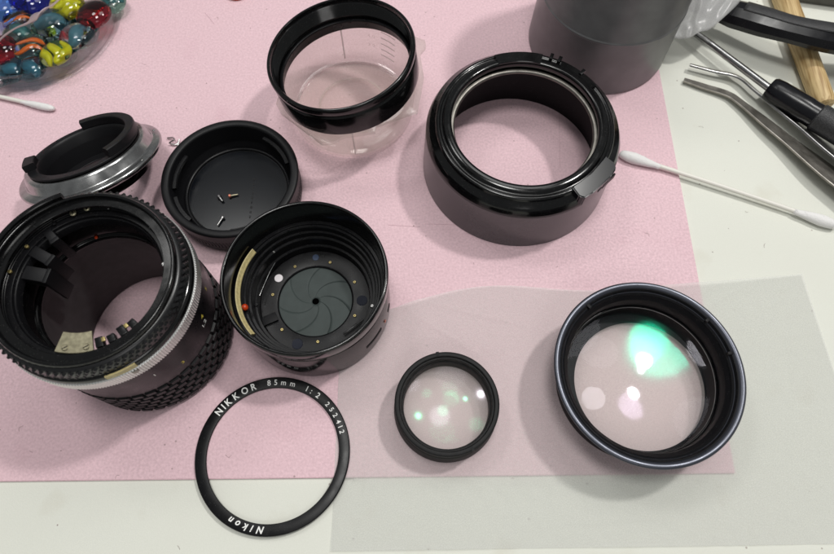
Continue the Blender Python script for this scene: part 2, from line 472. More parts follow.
bm = bmesh.new()
q = [(-32, 1.35), (10.03, 1.80), (10.03, 32), (-32, 32)]
lo = [bm.verts.new((x, y, -.097)) for x, y in q]; hi = [bm.verts.new((x, y, 0)) for x, y in q]
bm.faces.new(hi); bm.faces.new(lo)
for k in range(4): bm.faces.new((lo[k], lo[(k + 1) % 4], hi[(k + 1) % 4], hi[k]))
es = [e for e in bm.edges if e.verts[0].co.z == 0 and e.verts[1].co.z == 0]
bmesh.ops.bevel(bm, geom=es, offset=.02, segments=2, affect='EDGES')
tag(finish('craft_sheet', bm, M['pink']), 'large pale pink craft sheet covering most of the desk under the lens parts', 'mat')

sheet = bpy.data.objects['craft_sheet']
mk = mat('faint_pencil_mark', (.50, .33, .37), .8)
for (u0, v0), (u1, v1), w_ in (((559, 108), (560, 168), .012), ((388, 225), (420, 227), .02), ((425, 224), (500, 226), .01), ((205, 13), (214, 24), .02)):
    a_, b_ = ray(u0, v0, 0), ray(u1, v1, 0)
    bm = bmesh.new(); ribbon(bm, [a_ + Vector((0, 0, .002)), (a_ + b_) / 2 + Vector((.01, 0, .002)), b_ + Vector((0, 0, .002))], [w_] * 3, .006); finish('scored_mark', bm, mk, sheet)
# lens tissue: thin sheet that follows what it lies on, with soft waves
NX, NY = 240, 140
TL, TR, BR, BL = Vector((-2.62, 7.0)), Vector((13.78, 8.62)), Vector((14.4, -.22)), Vector((-2.6, -.44))
def tissue_z(x, y, u, v):
    base = -.08
    sx = 1 / (1 + math.exp((x - 10.25) / .12)); sy = 1 / (1 + math.exp((1.5 - y) / .12))
    base = -.08 + .095 * sx * sy
    w = noise.noise(Vector((x * .35, y * .35, 3))) * .05 + noise.noise(Vector((x * .9, y * .9, 8))) * .018
    curl = .30 * math.exp(-((u) ** 2) / .02) * (v ** 10) * 0 + .12 * (v ** 14) * (.5 + .5 * sin(u * 9 + 1)) + .05 * (1 - v) ** 18 * (.5 + .5 * sin(u * 14))
    cr = .02 * noise.noise(Vector((x * 2.6, y * 2.6, 2))) + .010 * noise.noise(Vector((x * 6, y * 6, 5)))
    for (cx, cy, ang, wid, amp) in ((1.2, 6.2, 2.55, .05, .06), (2.3, 7.0, 2.9, .06, .05), (12.6, 5.0, 1.35, .05, .05), (6.0, .4, .06, .05, .03), (10.6, 7.6, .5, .06, .025), (-1.6, 1.5, 1.5, .05, .025)):
        dd_ = (x - cx) * sin(ang) - (y - cy) * cos(ang); al = (x - cx) * cos(ang) + (y - cy) * sin(ang)
        cr += amp * math.exp(-abs(dd_) / wid) * math.exp(-(al / 1.6) ** 2)
    return base + .045 + max(w + cr, -.035) + curl
bm = bmesh.new(); g = []
for j in range(NY + 1):
    row = []
    for i in range(NX + 1):
        u, v = i / NX, j / NY
        p = (BL.lerp(BR, u)).lerp(TL.lerp(TR, u), v)
        if v > .5:      # the top edge droops away towards its left corner
            p.y += ((.62 * math.exp(-((u - .30) / .17) ** 2)) - .15 * math.exp(-(u / .1) ** 2)) * (v - .5) * 2
        z = tissue_z(p.x, p.y, u, v)
        # stay under the parts standing on the tissue
        for (cx, cy, rr) in ((-3.6, 7.65, 2.75), (.94, 3.84, 1.8), (7.2, 4.65, 2.2), (-4.58, 2.4, 2.5)):
            d = math.hypot(p.x - cx, p.y - cy)
            if d < rr + .6:
                t = min(1, max(0, (rr + .6 - d) / .5)); z = z * (1 - t) + min(z, (.02 if p.y > 1.6 else -.06)) * t
        row.append(bm.verts.new((p.x, p.y, z)))
    g.append(row)
for j in range(NY):
    for i in range(NX): bm.faces.new((g[j][i], g[j][i + 1], g[j + 1][i + 1], g[j + 1][i]))
o = finish('lens_tissue', bm, M['tissue'])
tag(o, 'translucent lens tissue sheet lying under two lens elements at the lower right', 'tissue')

# ---------------------------------------------------------------- name ring
t = thing('name_ring', 'flat black lens name ring with white engraved lettering lying across the sheet edge', 'ring', (-4.58, 2.40, .045))
turned('ring_body', [(2.09, 0), (2.45, 0), (2.45, .06), (2.42, .09), (2.10, .055)], M['satin'], t, b=.008, seg=200)
Z = .094
def ring_z(rr): return .055 + (rr - 2.10) / .32 * .035
ring_text(t, 'NIKKOR', 145, 111, 2.27, .079, .30, M['white'], bold=.007, sx=.92)
ring_text(t, '85mm', 98, 78, 2.27, .079, .25, M['white'], bold=.003, sx=.95)
ring_text(t, '1:2', 65, 54, 2.27, .079, .25, M['white'], bold=.003)
ring_text(t, '252412', 43, 17, 2.27, .079, .22, M['white'], bold=.003)
ring_text(t, 'Nikon', -94.5, -119, 2.27, .079, .28, M['white'], bold=.008, shear=.25, sx=.95)
for o in t.children:      # follow the slightly conical face
    if o.name.startswith('lettering'):
        for v in o.data.vertices: v.co.z = ring_z(math.hypot(v.co.x, v.co.y)) + .002

# ---------------------------------------------------------------- small lens element in its cell
t = thing('lens_cell', 'small round black-rimmed lens element standing on the tissue', 'lens', (.93, 3.79, .02))
turned('cell_rim', [(1.52, 0), (1.66, 0), (1.68, .06), (1.63, .62), (1.60, .66), (1.60, .98), (1.63, 1.02), (1.63, 1.12), (1.58, 1.15), (1.49, 1.15), (1.47, 1.06), (1.42, 1.06), (1.40, .84), (1.36, .84), (1.36, .35), (1.45, .2)], M['matte'], t, b=.012)
for a in (R(100), R(-62)):
    bm = bmesh.new(); box(bm, 1.50, 1.645, -.05, .05, 1.08, 1.155, Matrix.Rotation(a, 4, 'Z')); finish('notch', bm, M['inner'], t)
bm = bmesh.new(); disc(bm, 1.355, .34, 80); finish('rear_glass', bm, M['focusglow'], t)  # milky disc: focused light painted across the cell opening
for nm, rad, ze, up, mm in (('front_glass', 6.6, .76, 1, 'coatwhite'), ('middle_glass', 3.3, .60, 1, 'coatgreen'), ('rear_glass', 4.0, .56, -1, 'coatgreen')):
    bm = bmesh.new(); dome(bm, 1.37, rad, ze, up=up); finish(nm, bm, M[mm], t, smooth=80)

# ---------------------------------------------------------------- large front lens group
t = thing('front_lens_group', 'large lens group in a flared slate-edged black mount standing on the tissue', 'lens', (7.07, 4.62, .02), (R(-.5), R(.5), 0))
def up(pr, dz): return [(r_, z + dz) for r_, z in pr]
turned('flange', up([(2.42, 1.28), (2.60, 1.18), (2.84, 1.42), (2.90, 1.53), (2.91, 1.60), (2.86, 1.64), (2.77, 1.63), (2.73, 1.60)], .25), M['slate'], t, b=.012, seg=200)
turned('thread', up([(2.42, 1.29), (2.70, 1.56), (2.70, 1.60), (2.66, 1.59), (2.62, 1.48), (2.54, 1.44), (2.52, 1.36), (2.46, 1.33), (2.44, 1.10), (2.40, 1.10)], .25), M['inner'], t, b=.008, seg=200)
turned('barrel', [(2.36, 0), (2.46, 0), (2.50, .3), (2.52, 1.43), (2.42, 1.50), (2.40, 1.15), (2.38, .6), (2.34, .1)], M['inner'], t, b=.015, seg=200)
turned('retaining_ring', up([(2.395, .90), (2.36, .935), (2.33, .90), (2.33, .86), (2.38, .84)], .16), M['satin'], t, b=.006)
bm = bmesh.new(); lathe(bm, up([(2.325, .905), (2.335, .915), (2.325, .895)], .16), 160); finish('glass_edge', bm, M['steel'], t)
bm = bmesh.new(); n_ = 120; lv = []
for rr, z, ox in ((2.15, .03, .2), (2.12, .30, .2), (2.36, .34, 0), (2.36, .03, 0)):
    lv.append([bm.verts.new((ox + rr * cos(2 * pi * i / n_), -.35 * ox + rr * sin(2 * pi * i / n_), z)) for i in range(n_)])
for A_, B_2 in zip(lv, lv[1:] + lv[:1]):
    for i in range(n_): bm.faces.new((A_[i], A_[(i + 1) % n_], B_2[(i + 1) % n_], B_2[i]))
finish('rear_ring', bm, M['inner'], t)
bm = bmesh.new(); disc(bm, 2.13, .29, 96, (.2, -.07)); finish('rear_glass', bm, M['focusglow'], t)  # milky disc brightens the opening in place of focused light
for nm, r_, rad, ze, up_, mm, tilt in (('front_glass', 2.32, 22, 1.02, 1, 'bigwhite', 0), ('second_glass', 2.3, 60, .97, 1, 'bigteal', 0), ('third_glass', 2.3, 300, .92, 1, 'biggreen', 0), ('fourth_glass', 2.3, 8, .60, 1, 'bigwhite', 0), ('fifth_glass', 2.28, 90, .56, -1, 'bigdark', -1.24), ('sixth_glass', 2.26, 8, .86, -1, 'bigwhite', 0), ('seventh_glass', 2.24, 13, .62, -1, 'bigviolet', 0)):
    bm = bmesh.new(); dome(bm, r_, rad, ze, up=up_, seg=128, rings=32); finish(nm, bm, M[mm], t, smooth=80, rot=(R(tilt), 0, 0))
for k, a in enumerate((38, 12, 128)):
    bm = bmesh.new(); box(bm, 2.56, 2.72, -.05, .05, 1.74, 1.87, Matrix.Rotation(R(a), 4, 'Z'), .01)
    finish('notch', bm, M['inner'], t)

# ---------------------------------------------------------------- aperture barrel
t = thing('aperture_barrel', 'open black lens barrel with grey closed aperture blades in the middle of the sheet', 'lens part', (-3.50, 7.45, .01))
t.scale = (.98, .98, 1.14)
turned('outer_tube', [(2.52, 0), (2.60, 0), (2.62, .1), (2.64, 1.75), (2.60, 1.80), (2.66, 1.88), (2.67, 2.30), (2.64, 2.38), (2.56, 2.38), (2.53, 2.30), (2.50, 1.5), (2.45, 1.0)], M['gloss'], t, b=.012, seg=200)
turned('stepped_ring', [(2.44, .9), (2.495, 1.42), (2.38, 1.42), (2.36, 1.36), (2.28, 1.36), (2.26, 1.16), (2.18, 1.16), (2.16, .96), (2.06, .96), (2.04, .62), (1.94, .62), (1.92, .36), (1.92, .2), (2.4, .2)], M['satin'], t, b=.01, seg=200)
turned('iris_plate', [(1.28, .20), (1.91, .24), (1.91, .34), (1.34, .34), (1.29, .31)], M['satin'], t, b=.008, seg=160)
NB = 7
for k in range(NB):     # seven blades lying over one another like a pinwheel
    bm = bmesh.new(); rows = []
    A0 = 2 * pi * k / NB; rh = .12; ro = 1.34
    for i in range(15):
        f = i / 14; rr = rh + (ro - rh) * f
        sw = -1.25 * f ** .75
        row = []
        for j in range(9):
            g_ = j / 8; a = A0 + sw + g_ * (2 * pi / NB + .10)
            row.append(bm.verts.new((rr * cos(a), rr * sin(a), .262 + .005 * (1 - g_) + .003 * f * (1 - g_))))
        rows.append(row)
    for i in range(14):
        for j in range(8): bm.faces.new((rows[i][j], rows[i][j + 1], rows[i + 1][j + 1], rows[i + 1][j]))
    o = finish('blade', bm, M['blade'], t)
    sm = o.modifiers.new('t', 'SOLIDIFY'); sm.thickness = .0006; sm.offset = -1
solid('hole_dark_disc', .17, .20, .235, M['void'], t, b=0)  # black disc behind the blades paints the darkness of the opening
for a in (122, 73, 27, -22, -83, -135, 172):
    o = solid('pin', .055, .34, .375, M['brass'], t, b=.012, seg=18); o.location = (1.52 * cos(R(a)), 1.52 * sin(R(a)), 0)
    c_ = solid('pin_center', .022, .375, .38, M['inner'], o, b=0, seg=12)
navy = mat('blue_black_disc', (.008, .01, .02), .12)
pale = mat('pale_disc', (.72, .68, .70), .25)
for a, rr, s_, mm in ((148, 1.60, .15, pale), (93, 1.66, .12, mat('blue_disc', (.05, .07, .12), .2)), (0, 1.64, .19, navy), (-108, 1.66, .19, navy)):
    o = solid('hole_disc', s_, .335, .352, mm, t, b=.01, seg=28); o.location = (rr * cos(R(a)), rr * sin(R(a)), 0)  # glossy coloured discs in place of the round holes in the plate
bm = bmesh.new(); lathe(bm, cham([(2.30, 1.365), (2.39, 1.365), (2.43, 1.54), (2.39, 1.54), (2.34, 1.44), (2.30, 1.42)], .008), 60, a0=R(146), a1=R(224))
finish('brass_strip', bm, M['cream'], t)
bm = bmesh.new(); bmesh.ops.create_uvsphere(bm, u_segments=20, v_segments=12, radius=.115); o = finish('red_dot', bm, M['red'], t, loc=(2.22 * cos(R(197)), 2.22 * sin(R(197)), 1.28))
bm = bmesh.new(); pts = spline([(-1.42, 1.24, .75), (-1.58, .9, .72), (-1.78, .3, .70), (-1.86, .02, .70)], 6); tube(bm, pts, [.018] * len(pts), 8); finish('spring_wire', bm, M['chrome'], t)
for a, rr, z, r_, mm in ((133, 2.1, .965, .04, 'steel'), (112, 2.32, 1.37, .05, 'satin'), (-13, 2.11, .99, .06, 'steel'), (188, 1.98, .64, .075, 'satin')):
    screw_head(t, rr * cos(R(a)), rr * sin(R(a)), z + .02, r_, M[mm], a=a)
bm = bmesh.new(); box(bm, 1.42, 1.98, -.16, .16, .35, .43, Matrix.Rotation(R(205), 4, 'Z'), .01); finish('lever', bm, M['inner'], t)
bm = bmesh.new(); box(bm, -.5, .35, -.03, .03, .42, .47, Matrix.Translation((1.45, -.95, 0)) @ Matrix.Rotation(R(38), 4, 'Z'), .01); finish('follower_arm', bm, M['satin'], t)
for a0, a1 in ((-44, -26), (-12, -6)):
    bm = bmesh.new(); lathe(bm, cham([(2.60, .62), (2.648, .62), (2.648, .76), (2.60, .76)], .008), 20, a0=R(a0), a1=R(a1)); finish('side_slot', bm, M['inner'], t)
o = solid('side_screw', .06, 0, .03, M['copper'], t, b=.01, seg=16); o.location = (2.64 * cos(R(-20)), 2.64 * sin(R(-20)), .7); o.rotation_euler = (0, R(90), R(-20))

# ---------------------------------------------------------------- lens hood
t = thing('lens_hood', 'round black lens hood with a release latch standing right of centre', 'lens hood', (3.74, 13.2, .0))
turned('hood_skirt', [(3.38, 0), (3.50, 0), (3.50, .08), (3.43, 2.03), (3.30, 2.03), (3.30, .6)], M['greymetal'], t, b=.012, seg=220)
turned('hood_shoulder', [(3.28, 2.04), (3.435, 2.04), (3.43, 2.12), (3.31, 2.40), (3.10, 2.52), (3.08, 2.64), (2.98, 2.66), (2.94, 2.62), (2.86, 2.62), (2.82, 2.72), (2.68, 2.735), (2.60, 2.735), (2.55, 2.70), (2.54, 2.52), (2.60, 2.42), (3.15, 2.0)], M['gloss'], t, b=.018, seg=220)
turned('inner_lip', [(2.42, 2.28), (2.47, 2.36), (2.60, 2.35), (2.60, 2.24), (2.46, 2.22)], M['darksteel'], t, b=.01, seg=200)
turned('inner_wall', [(2.52, 2.20), (2.95, 1.7), (3.08, .02), (3.33, .02), (3.27, 1.5), (2.7, 2.22)], M['inner'], t, b=.01, seg=200)
bm = bmesh.new()
def sector_block(bm, r0, r1, a0, a1, z0, z1, b=.02, seg=24):
    lathe(bm, cham([(r0, z0), (r1, z0), (r1, z1), (r0, z1)], b), seg, a0=R(a0), a1=R(a1))
sector_block(bm, 2.56, 3.02, 74, 108, 2.60, 2.76)
finish('raised_tab', bm, M['gloss'], t)
bm = bmesh.new(); sector_block(bm, 2.62, 3.06, 30, 60, 2.56, 2.70); finish('raised_tab', bm, M['gloss'], t)
for a in (44, 62, 68):
    bm = bmesh.new(); box(bm, 2.9, 3.16, -.06, .06, 2.5, 2.76, Matrix.Rotation(R(a), 4, 'Z'), .012); finish('catch', bm, M['satin'], t)
# latch
bm = bmesh.new(); Mx = Matrix.Rotation(R(-46), 4, 'Z')
pl = [(2.84, -.86), (3.22, -.92), (3.38, -.82), (3.45, -.45), (3.46, .45), (3.39, .80), (3.22, .92), (2.84, .86), (2.93, .4), (2.96, 0), (2.93, -.4)]
lo = [bm.verts.new(Mx @ Vector((x, y, 2.10))) for x, y in pl]; hi = [bm.verts.new(Mx @ Vector((x, y, 2.76 - (x - 2.84) * .2))) for x, y in pl]
bm.faces.new(lo[::-1]); bm.faces.new(hi)
for k in range(len(pl)): bm.faces.new((lo[k], lo[(k + 1) % len(pl)], hi[(k + 1) % len(pl)], hi[k]))
bmesh.ops.bevel(bm, geom=list(bm.edges), offset=.035, segments=2, affect='EDGES')
lt_ = finish('latch', bm, M['capfloor'], t)
bm = bmesh.new(); box(bm, 3.44, 3.47, -.1, .06, 2.26, 2.40, Mx); finish('latch_hole', bm, M['inner'], lt_)
bm = bmesh.new()
for k in range(14):
    y = .16 + k * .045; box(bm, 3.41, 3.47, y, y + .024, 2.18, 2.44, Mx)
finish('latch_ribs', bm, M['satin'], lt_)

# ---------------------------------------------------------------- clear cup with the threaded ring on top
t = thing('measuring_cup', 'small clear plastic measuring cup with tabbed rim under the black ring', 'cup', (-2.56, 15.85, .0))
pr = [(.001, .10), (1.95, .10), (2.1, .06), (2.22, 0), (2.32, 0), (2.40, .12), (2.56, 2.0), (2.58, 2.14), (2.52, 2.14), (2.50, 2.0), (2.33, .18), (2.2, .13), (2.0, .16), (.001, .16)]
bm = bmesh.new(); lathe(bm, pr, 120, closed=False); finish('cup_body', bm, M['cup'], t, smooth=50)
bm = bmesh.new()    # octagonal tabbed rim
n_ = 360; inn = []; out = []; i2 = []; o2 = []
tabs = []
for u, v in ((400, 28), (412, 36), (425, 41), (426, 47), (420, 54), (424, 78), (418, 111), (376, 126), (375, 132), (343, 137), (335, 142), (322, 144), (297, 125), (281, 113), (276, 104), (279, 96)):
    q_ = ray(u, v, 2.08) - Vector((-2.56, 15.85, 0)); tabs.append((math.atan2(q_.y, q_.x), max(2.6, math.hypot(q_.x, q_.y))))
tabs.sort()
def tab_r(a):
    a = (a + pi) % (2 * pi) - pi
    for (a0_, r0_), (a1_, r1_) in zip(tabs, tabs[1:]):
        if a0_ <= a <= a1_:
            x0, y0, x1, y1 = r0_ * cos(a0_), r0_ * sin(a0_), r1_ * cos(a1_), r1_ * sin(a1_)
            dn = (x1 - x0) * sin(a) - (y1 - y0) * cos(a)
            return max(2.6, min(3.3, ((x1 - x0) * y0 - (y1 - y0) * x0) / dn * -1 if abs(dn) > 1e-6 else r0_)) if abs(dn) > 1e-6 and ((y0 * (x1 - x0) - x0 * (y1 - y0)) / dn) < 0 else max(2.6, min(3.3, (y0 * (x1 - x0) - x0 * (y1 - y0)) / dn if abs(dn) > 1e-6 else r0_))
    return 2.66
for i in range(n_):
    a = 2 * pi * i / n_; ro = tab_r(a)
    inn.append(bm.verts.new((2.5 * cos(a), 2.5 * sin(a), 2.14))); out.append(bm.verts.new((ro * cos(a), ro * sin(a), 2.11)))
    i2.append(bm.verts.new((2.5 * cos(a), 2.5 * sin(a), 2.08))); o2.append(bm.verts.new((ro * cos(a), ro * sin(a), 1.96)))
for i in range(n_):
    j = (i + 1) % n_
    bm.faces.new((inn[i], inn[j], out[j], out[i])); bm.faces.new((out[i], out[j], o2[j], o2[i])); bm.faces.new((o2[i], o2[j], i2[j], i2[i]))
finish('cup_rim', bm, M['cup'], t, smooth=40)
turned('base_ring', [(1.28, .165), (1.36, .165), (1.36, .20), (1.28, .20)], M['cup'], t, b=.01)
for a in (100, -85):
    p0 = Vector((2.35 * cos(R(a)), 2.35 * sin(R(a)), .25)); p1 = Vector((2.50 * cos(R(a)), 2.50 * sin(R(a)), 1.95))
    bm = bmesh.new(); tube(bm, [p0, p1], [.03, .03], 6); finish('moulded_seam', bm, M['cupline'], t)
for k in range(5):
    z = .7 + k * .28; r_ = 2.33 + .17 * (z - .18) / 1.82
    bm = bmesh.new(); lathe(bm, [(r_ - .03, z), (r_ - .012, z), (r_ - .012, z + .03), (r_ - .03, z + .03)], 10, a0=R(46), a1=R(62)); finish('moulded_line', bm, M['cupline'], t)
# moulded scale figures inside the wall
for k, s_ in enumerate(('40', '30')):
    z = 1.42 - k * .42; r_ = 2.33 + .17 * (z - .18) / 1.82 - .03
    W_ = .2
    bm = bmesh.new()
    def fn(i, x, y, z=z, r_=r_):
        q = R(72) - (x + (i - .5) * .2) / r_
        return Vector((r_ * cos(q), r_ * sin(q), z + y))
    place_text(bm, s_, fn, .22, 0)
    me = bpy.data.meshes.new('scale_figures'); bm.to_mesh(me); bm.free(); me.materials.append(M['cupline']); o = bpy.data.objects.new('scale_figures', me); COL.objects.link(o); o.parent = t

t = thing('threaded_ring', 'glossy black threaded ring resting tilted on top of the clear cup', 'ring', (-2.52, 15.52, 2.20), (R(-2.5), R(-7.5), 0))
t.scale = (1, 1, 1.17)
turned('outer_band', [(2.42, 0), (2.60, 0), (2.62, .04), (2.62, .72), (2.56, .76), (2.56, .82), (2.64, .88), (2.66, 1.06), (2.62, 1.12), (2.54, 1.12), (2.50, 1.0), (2.48, .5)], M['gloss'], t, b=.014, seg=220)
pr = [(2.47, .48)]
for k in range(9):
    z = .50 + k * .055; pr += [(2.47, z), (2.44, z + .027)]
pr += [(2.47, 1.0), (2.52, 1.0), (2.52, .46)]
turned('inner_thread', pr, M['gloss'], t, b=0, seg=200)
turned('inner_step', [(2.41, .04), (2.46, .04), (2.46, .36), (2.43, .40), (2.34, .40), (2.32, .36), (2.34, .3)], M['satin'], t, b=.01, seg=200)

# ---------------------------------------------------------------- rear cap with screws in it
t = thing('rear_lens_cap', 'upturned black rear lens cap holding three tiny screws', 'lens cap', (-6.68, 11.82, 0))
turned('cap_shell', [(.001, 0), (2.28, 0), (2.36, .1), (2.42, 1.2), (2.45, 1.34), (2.38, 1.40), (2.20, 1.40), (2.14, 1.34), (2.12, .5), (1.98, .3), (1.96, .24), (.001, .24)], M['rubber'], t, b=.02, closed=False, seg=200)
turned('inner_ring', [(1.82, .24), (1.96, .24), (1.96, .31), (1.90, .33), (1.84, .31)], M['satin'], t, b=.012)
turned('floor_disc', [(.001, .246), (1.80, .246)], M['capfloor'], t, b=0, closed=False)
for a0, a1 in ((20, 62), (150, 190), (200, 232), (275, 310)):
    bm = bmesh.new(); sector_block(bm, 1.98, 2.13, a0, a1, 1.0, 1.12, .015, 20); finish('bayonet_lug', bm, M['satin'], t)
bm = bmesh.new(); studs(bm, 2.37, .15, 1.15, 1, 120, .03, fill=.6, stagger=False); finish('grip_ribs', bm, M['rubber'], t)
for k in range(9):      # small moulded line of marks on the floor of the cap
    bm = bmesh.new(); box(bm, .52, .58 + (k % 3) * .012, -1.1 + k * .2, -1.0 + k * .2, .247, .252); finish('moulded_mark', bm, M['satin'], t)
def tiny_screw(label, x, y, z, ang, m, L=.3, r=.035, hr=.07, tilt=0):
    s = thing('tiny_screw', label, 'screw', (x, y, z), (0, R(tilt), R(ang)), 'tiny screws in the upturned cap')
    bm = bmesh.new(); tube(bm, [(0, 0, 0), (L * .3, 0, 0), (L, 0, 0)], [r, r, r * .8], 12); finish('shank', bm, m, s)
    bm = bmesh.new(); tube(bm, [(-.09, 0, 0), (-.07, 0, 0), (0, 0, 0)], [hr * .7, hr, hr], 16); h = finish('screw_head', bm, m, s)
    return s
p = ray(220, 198, .30); tiny_screw('stubby bright screw in the cap, left of the coppery one', p.x, p.y, .325, -52, M['steel'], .2, .06, .085)
p = ray(231, 196, .30); q_ = tiny_screw('coppery-headed screw in the cap, rightmost of the three', p.x, p.y, .32, 12, M['nickel'], .26)
for c_ in q_.children:
    if c_.name.startswith('screw_head'): c_.data.materials[0] = M['copper']; c_['label'] = 'coppery pink screw head'
p = ray(222, 219, .30); tiny_screw('thin silver screw nearest the front wall of the cap', p.x, p.y, .32, -115, M['steel'], .3)

p = ray(175, 143, 0.1)
bm = bmesh.new()
pts = spline([(-.35, .25, .06), (-.1, .22, .12), (.0, .05, .22), (-.2, -.02, .12), (.06, -.05, .06), (.14, .16, .1), (.12, -.2, .05), (.22, -.45, .04)], 6)
tube(bm, pts, [.028] * len(pts), 8); o = finish('bent_spring', bm, M['steel']); o.location = (p.x, p.y, .01)
tag(o, 'tiny bent silver wire spring lying beside the upturned cap', 'spring')

# ---------------------------------------------------------------- bayonet mount leaning
nrm = Vector((-.24, .48, 1)).normalized()
t = thing('lens_mount', 'silver bayonet mount ring with black tabs tilted behind the big barrel', 'lens mount', (-11.62, 12.30, 1.5))
t.rotation_mode = 'QUATERNION'; t.rotation_quaternion = nrm.to_track_quat('Z', 'Y')
turned('flange', [(1.86, -.12), (2.46, -.12), (2.55, -.06), (2.57, .04), (2.53, .10), (2.30, .11), (2.26, .14), (2.16, .44), (2.10, .50), (1.86, .50)], M['chrome'], t, b=.02, seg=200)
turned('lower_tube', [(1.72, -.66), (1.84, -.66), (1.86, -.60), (1.86, -.40), (1.80, -.38), (1.80, -.30), (1.88, -.28), (1.88, -.102), (1.72, -.102)], M['gloss'], t, b=.015, seg=160)
turned('inner_tube', [(1.50, -.55), (1.70, -.55), (1.845, .46), (1.86, .52), (1.96, .52), (1.96, .60), (1.66, .60), (1.62, .5), (1.54, .2)], M['rubber'], t, b=.015, seg=160)
def loc_ang(wa):   # angle on the mount that faces the given compass angle
    d = Vector((cos(R(wa)), sin(R(wa)), 0)); l = t.rotation_quaternion.inverted() @ d; return math.degrees(math.atan2(l.y, l.x))
a1 = loc_ang(116); a0 = loc_ang(-35)
bm = bmesh.new(); sector_block(bm, 1.66, 1.98, a1 - 150, a1, .60, .90, .03, 60); finish('bayonet_tab', bm, M['rubber'], t)
a2 = loc_ang(192)
bm = bmesh.new(); sector_block(bm, 1.60, 2.0, a2, a2 + 22, .60, .84, .03, 14); finish('bayonet_tab', bm, M['rubber'], t)
turned('light_baffle', [(1.05, -.42), (1.5, -.40), (1.5, -.36), (1.05, -.38)], M['rubber'], t, b=.01)
a3 = R(loc_ang(-62))
bm = bmesh.new(); box(bm, 1.2, 1.56, -.16, .16, .1, .3, Matrix.Rotation(a3 + .25, 4, 'Z'), .02); finish('index_block', bm, M['satin'], t)
Wl = (Matrix.Translation(t.location) @ t.rotation_quaternion.to_matrix().to_4x4()).inverted()
for u, v, z, w in ((88, 189, 1.25, .20), (98, 184, 1.35, .26), (108, 186, 1.3, .22)):
    p_ = Wl @ ray(u, v, z); bm = bmesh.new()
    Mx = Matrix.Translation(p_) @ Matrix.Rotation(math.atan2(p_.y, p_.x), 4, 'Z')
    box(bm, -.30, .16, -w / 2, w / 2, -.05, .05, Mx, .03); lv_ = finish('mount_lever', bm, M['steel'], t)
    o = solid('lever_screw', .06, 0, .03, M['chrome'], lv_, b=.01, seg=14); o.location = p_ + Vector((0, 0, .05))
for wa in (-20, 40, 178):
    a = R(loc_ang(wa)); screw_head(t, 2.42 * cos(a), 2.42 * sin(a), .125, .05, M['steel'], a=a + .7)

# ---------------------------------------------------------------- big focusing barrel
BX = Vector((-8.92, 6.36, 0))
t = thing('focusing_barrel', 'tall black lens focusing barrel with silver ribbed ring at the left edge', 'lens barrel', BX)
def bl(u, v, z): return ray(u, v, z) - BX          # measured point, relative to the barrel's axis
def pol(u, v, z): q_ = bl(u, v, z); return math.degrees(math.atan2(q_.y, q_.x)), math.hypot(q_.x, q_.y)
bm = bmesh.new(); lathe(bm, cham([(2.2, .02), (2.50, .02), (2.58, .08), (2.58, 2.08), (2.2, 2.08)], .015), 200)
studs(bm, 2.58, .12, 2.05, 7, 42, .075, fill=.86); finish('rubber_grip', bm, M['rubber'], t)
turned('distance_scale', [(2.2, 2.09), (2.60, 2.09), (2.62, 2.14), (2.62, 3.89), (2.2, 3.89)], M['satin'], t, b=.01, seg=200)
bm = bmesh.new(); ribs(bm, 2.745, 2.768, 3.90, 4.39, 230); finish('ribbed_ring', bm, M['ribchrome'], t)
turned('smooth_ring', [(2.2, 4.40), (2.72, 4.40), (2.73, 4.44), (2.71, 4.58), (2.62, 4.63), (2.2, 4.63)], M['gloss'], t, b=.01, seg=200)
bm = bmesh.new(); lathe(bm, cham([(2.3, 4.64), (2.64, 4.64), (2.66, 4.67), (2.60, 5.10), (2.52, 5.15), (2.3, 5.15)], .01), 200)
studs(bm, 2.62, 4.67, 5.11, 3, 84, .055, fill=1.0, diamond=True); finish('aperture_ring', bm, M['studmat'], t)
turned('rear_rim', [(2.14, 5.16), (2.50, 5.16), (2.50, 5.23), (2.47, 5.30), (2.43, 5.32), (2.38, 5.30), (2.36, 5.18), (2.30, 5.08), (2.14, 5.08)], M['gloss'], t, b=.01, seg=200)
turned('inner_ledge', [(1.90, 4.50), (2.20, 4.50), (2.40, 4.80), (2.36, 4.90), (2.22, 4.90), (2.20, 4.84), (2.02, 4.84), (2.00, 4.74), (1.96, 4.72)], M['satin'], t, b=.01, seg=200)
turned('helicoid_tube', [(1.90, 3.6), (1.94, 3.72), (2.0, 3.72), (2.02, 4.3), (2.06, 4.35), (2.07, 4.48), (2.2, 4.48), (2.2, 3.5), (2.0, 3.4)], M['gloss'], t, b=.012, seg=200)
turned('light_baffle', [(2.14, .06), (2.22, .06), (2.21, 3.3), (2.0, 3.6), (1.93, 3.58), (2.02, 3.1), (2.10, 2.0)], M['matte2'], t, b=.01, seg=160)
bm = bmesh.new(); sector_block(bm, 2.46, 2.60, 112, 176, 5.24, 5.44, .02, 40); finish('guard_arc', bm, M['gloss'], t)
bm = bmesh.new(); sector_block(bm, 2.22, 2.35, 8, 58, 4.90, 4.99, .015, 30); finish('ledge_arc', bm, M['satin'], t)
bm = bmesh.new(); sector_block(bm, 2.22, 2.35, 126, 168, 4.90, 4.98, .015, 30); finish('ledge_arc', bm, M['satin'], t)
for u, v, s_, mm in ((73, 213, .095, 'nickel'), (87, 208, .095, 'nickel'), (53, 223, .06, 'satin'), (26, 246, .05, 'brass'), (9, 271, .055, 'brass'), (158, 265, .06, 'steel'), (31, 355, .09, 'steel'), (108, 208, .03, 'steel'), (150, 227, .03, 'steel')):
    a, rr = pol(u, v, 4.94); rr = min(2.30, max(2.06, rr))
    screw_head(t, rr * cos(R(a)), rr * sin(R(a)), 4.94 if mm != 'nickel' else 4.98, s_, M[mm], h=.08, a=a * .3)
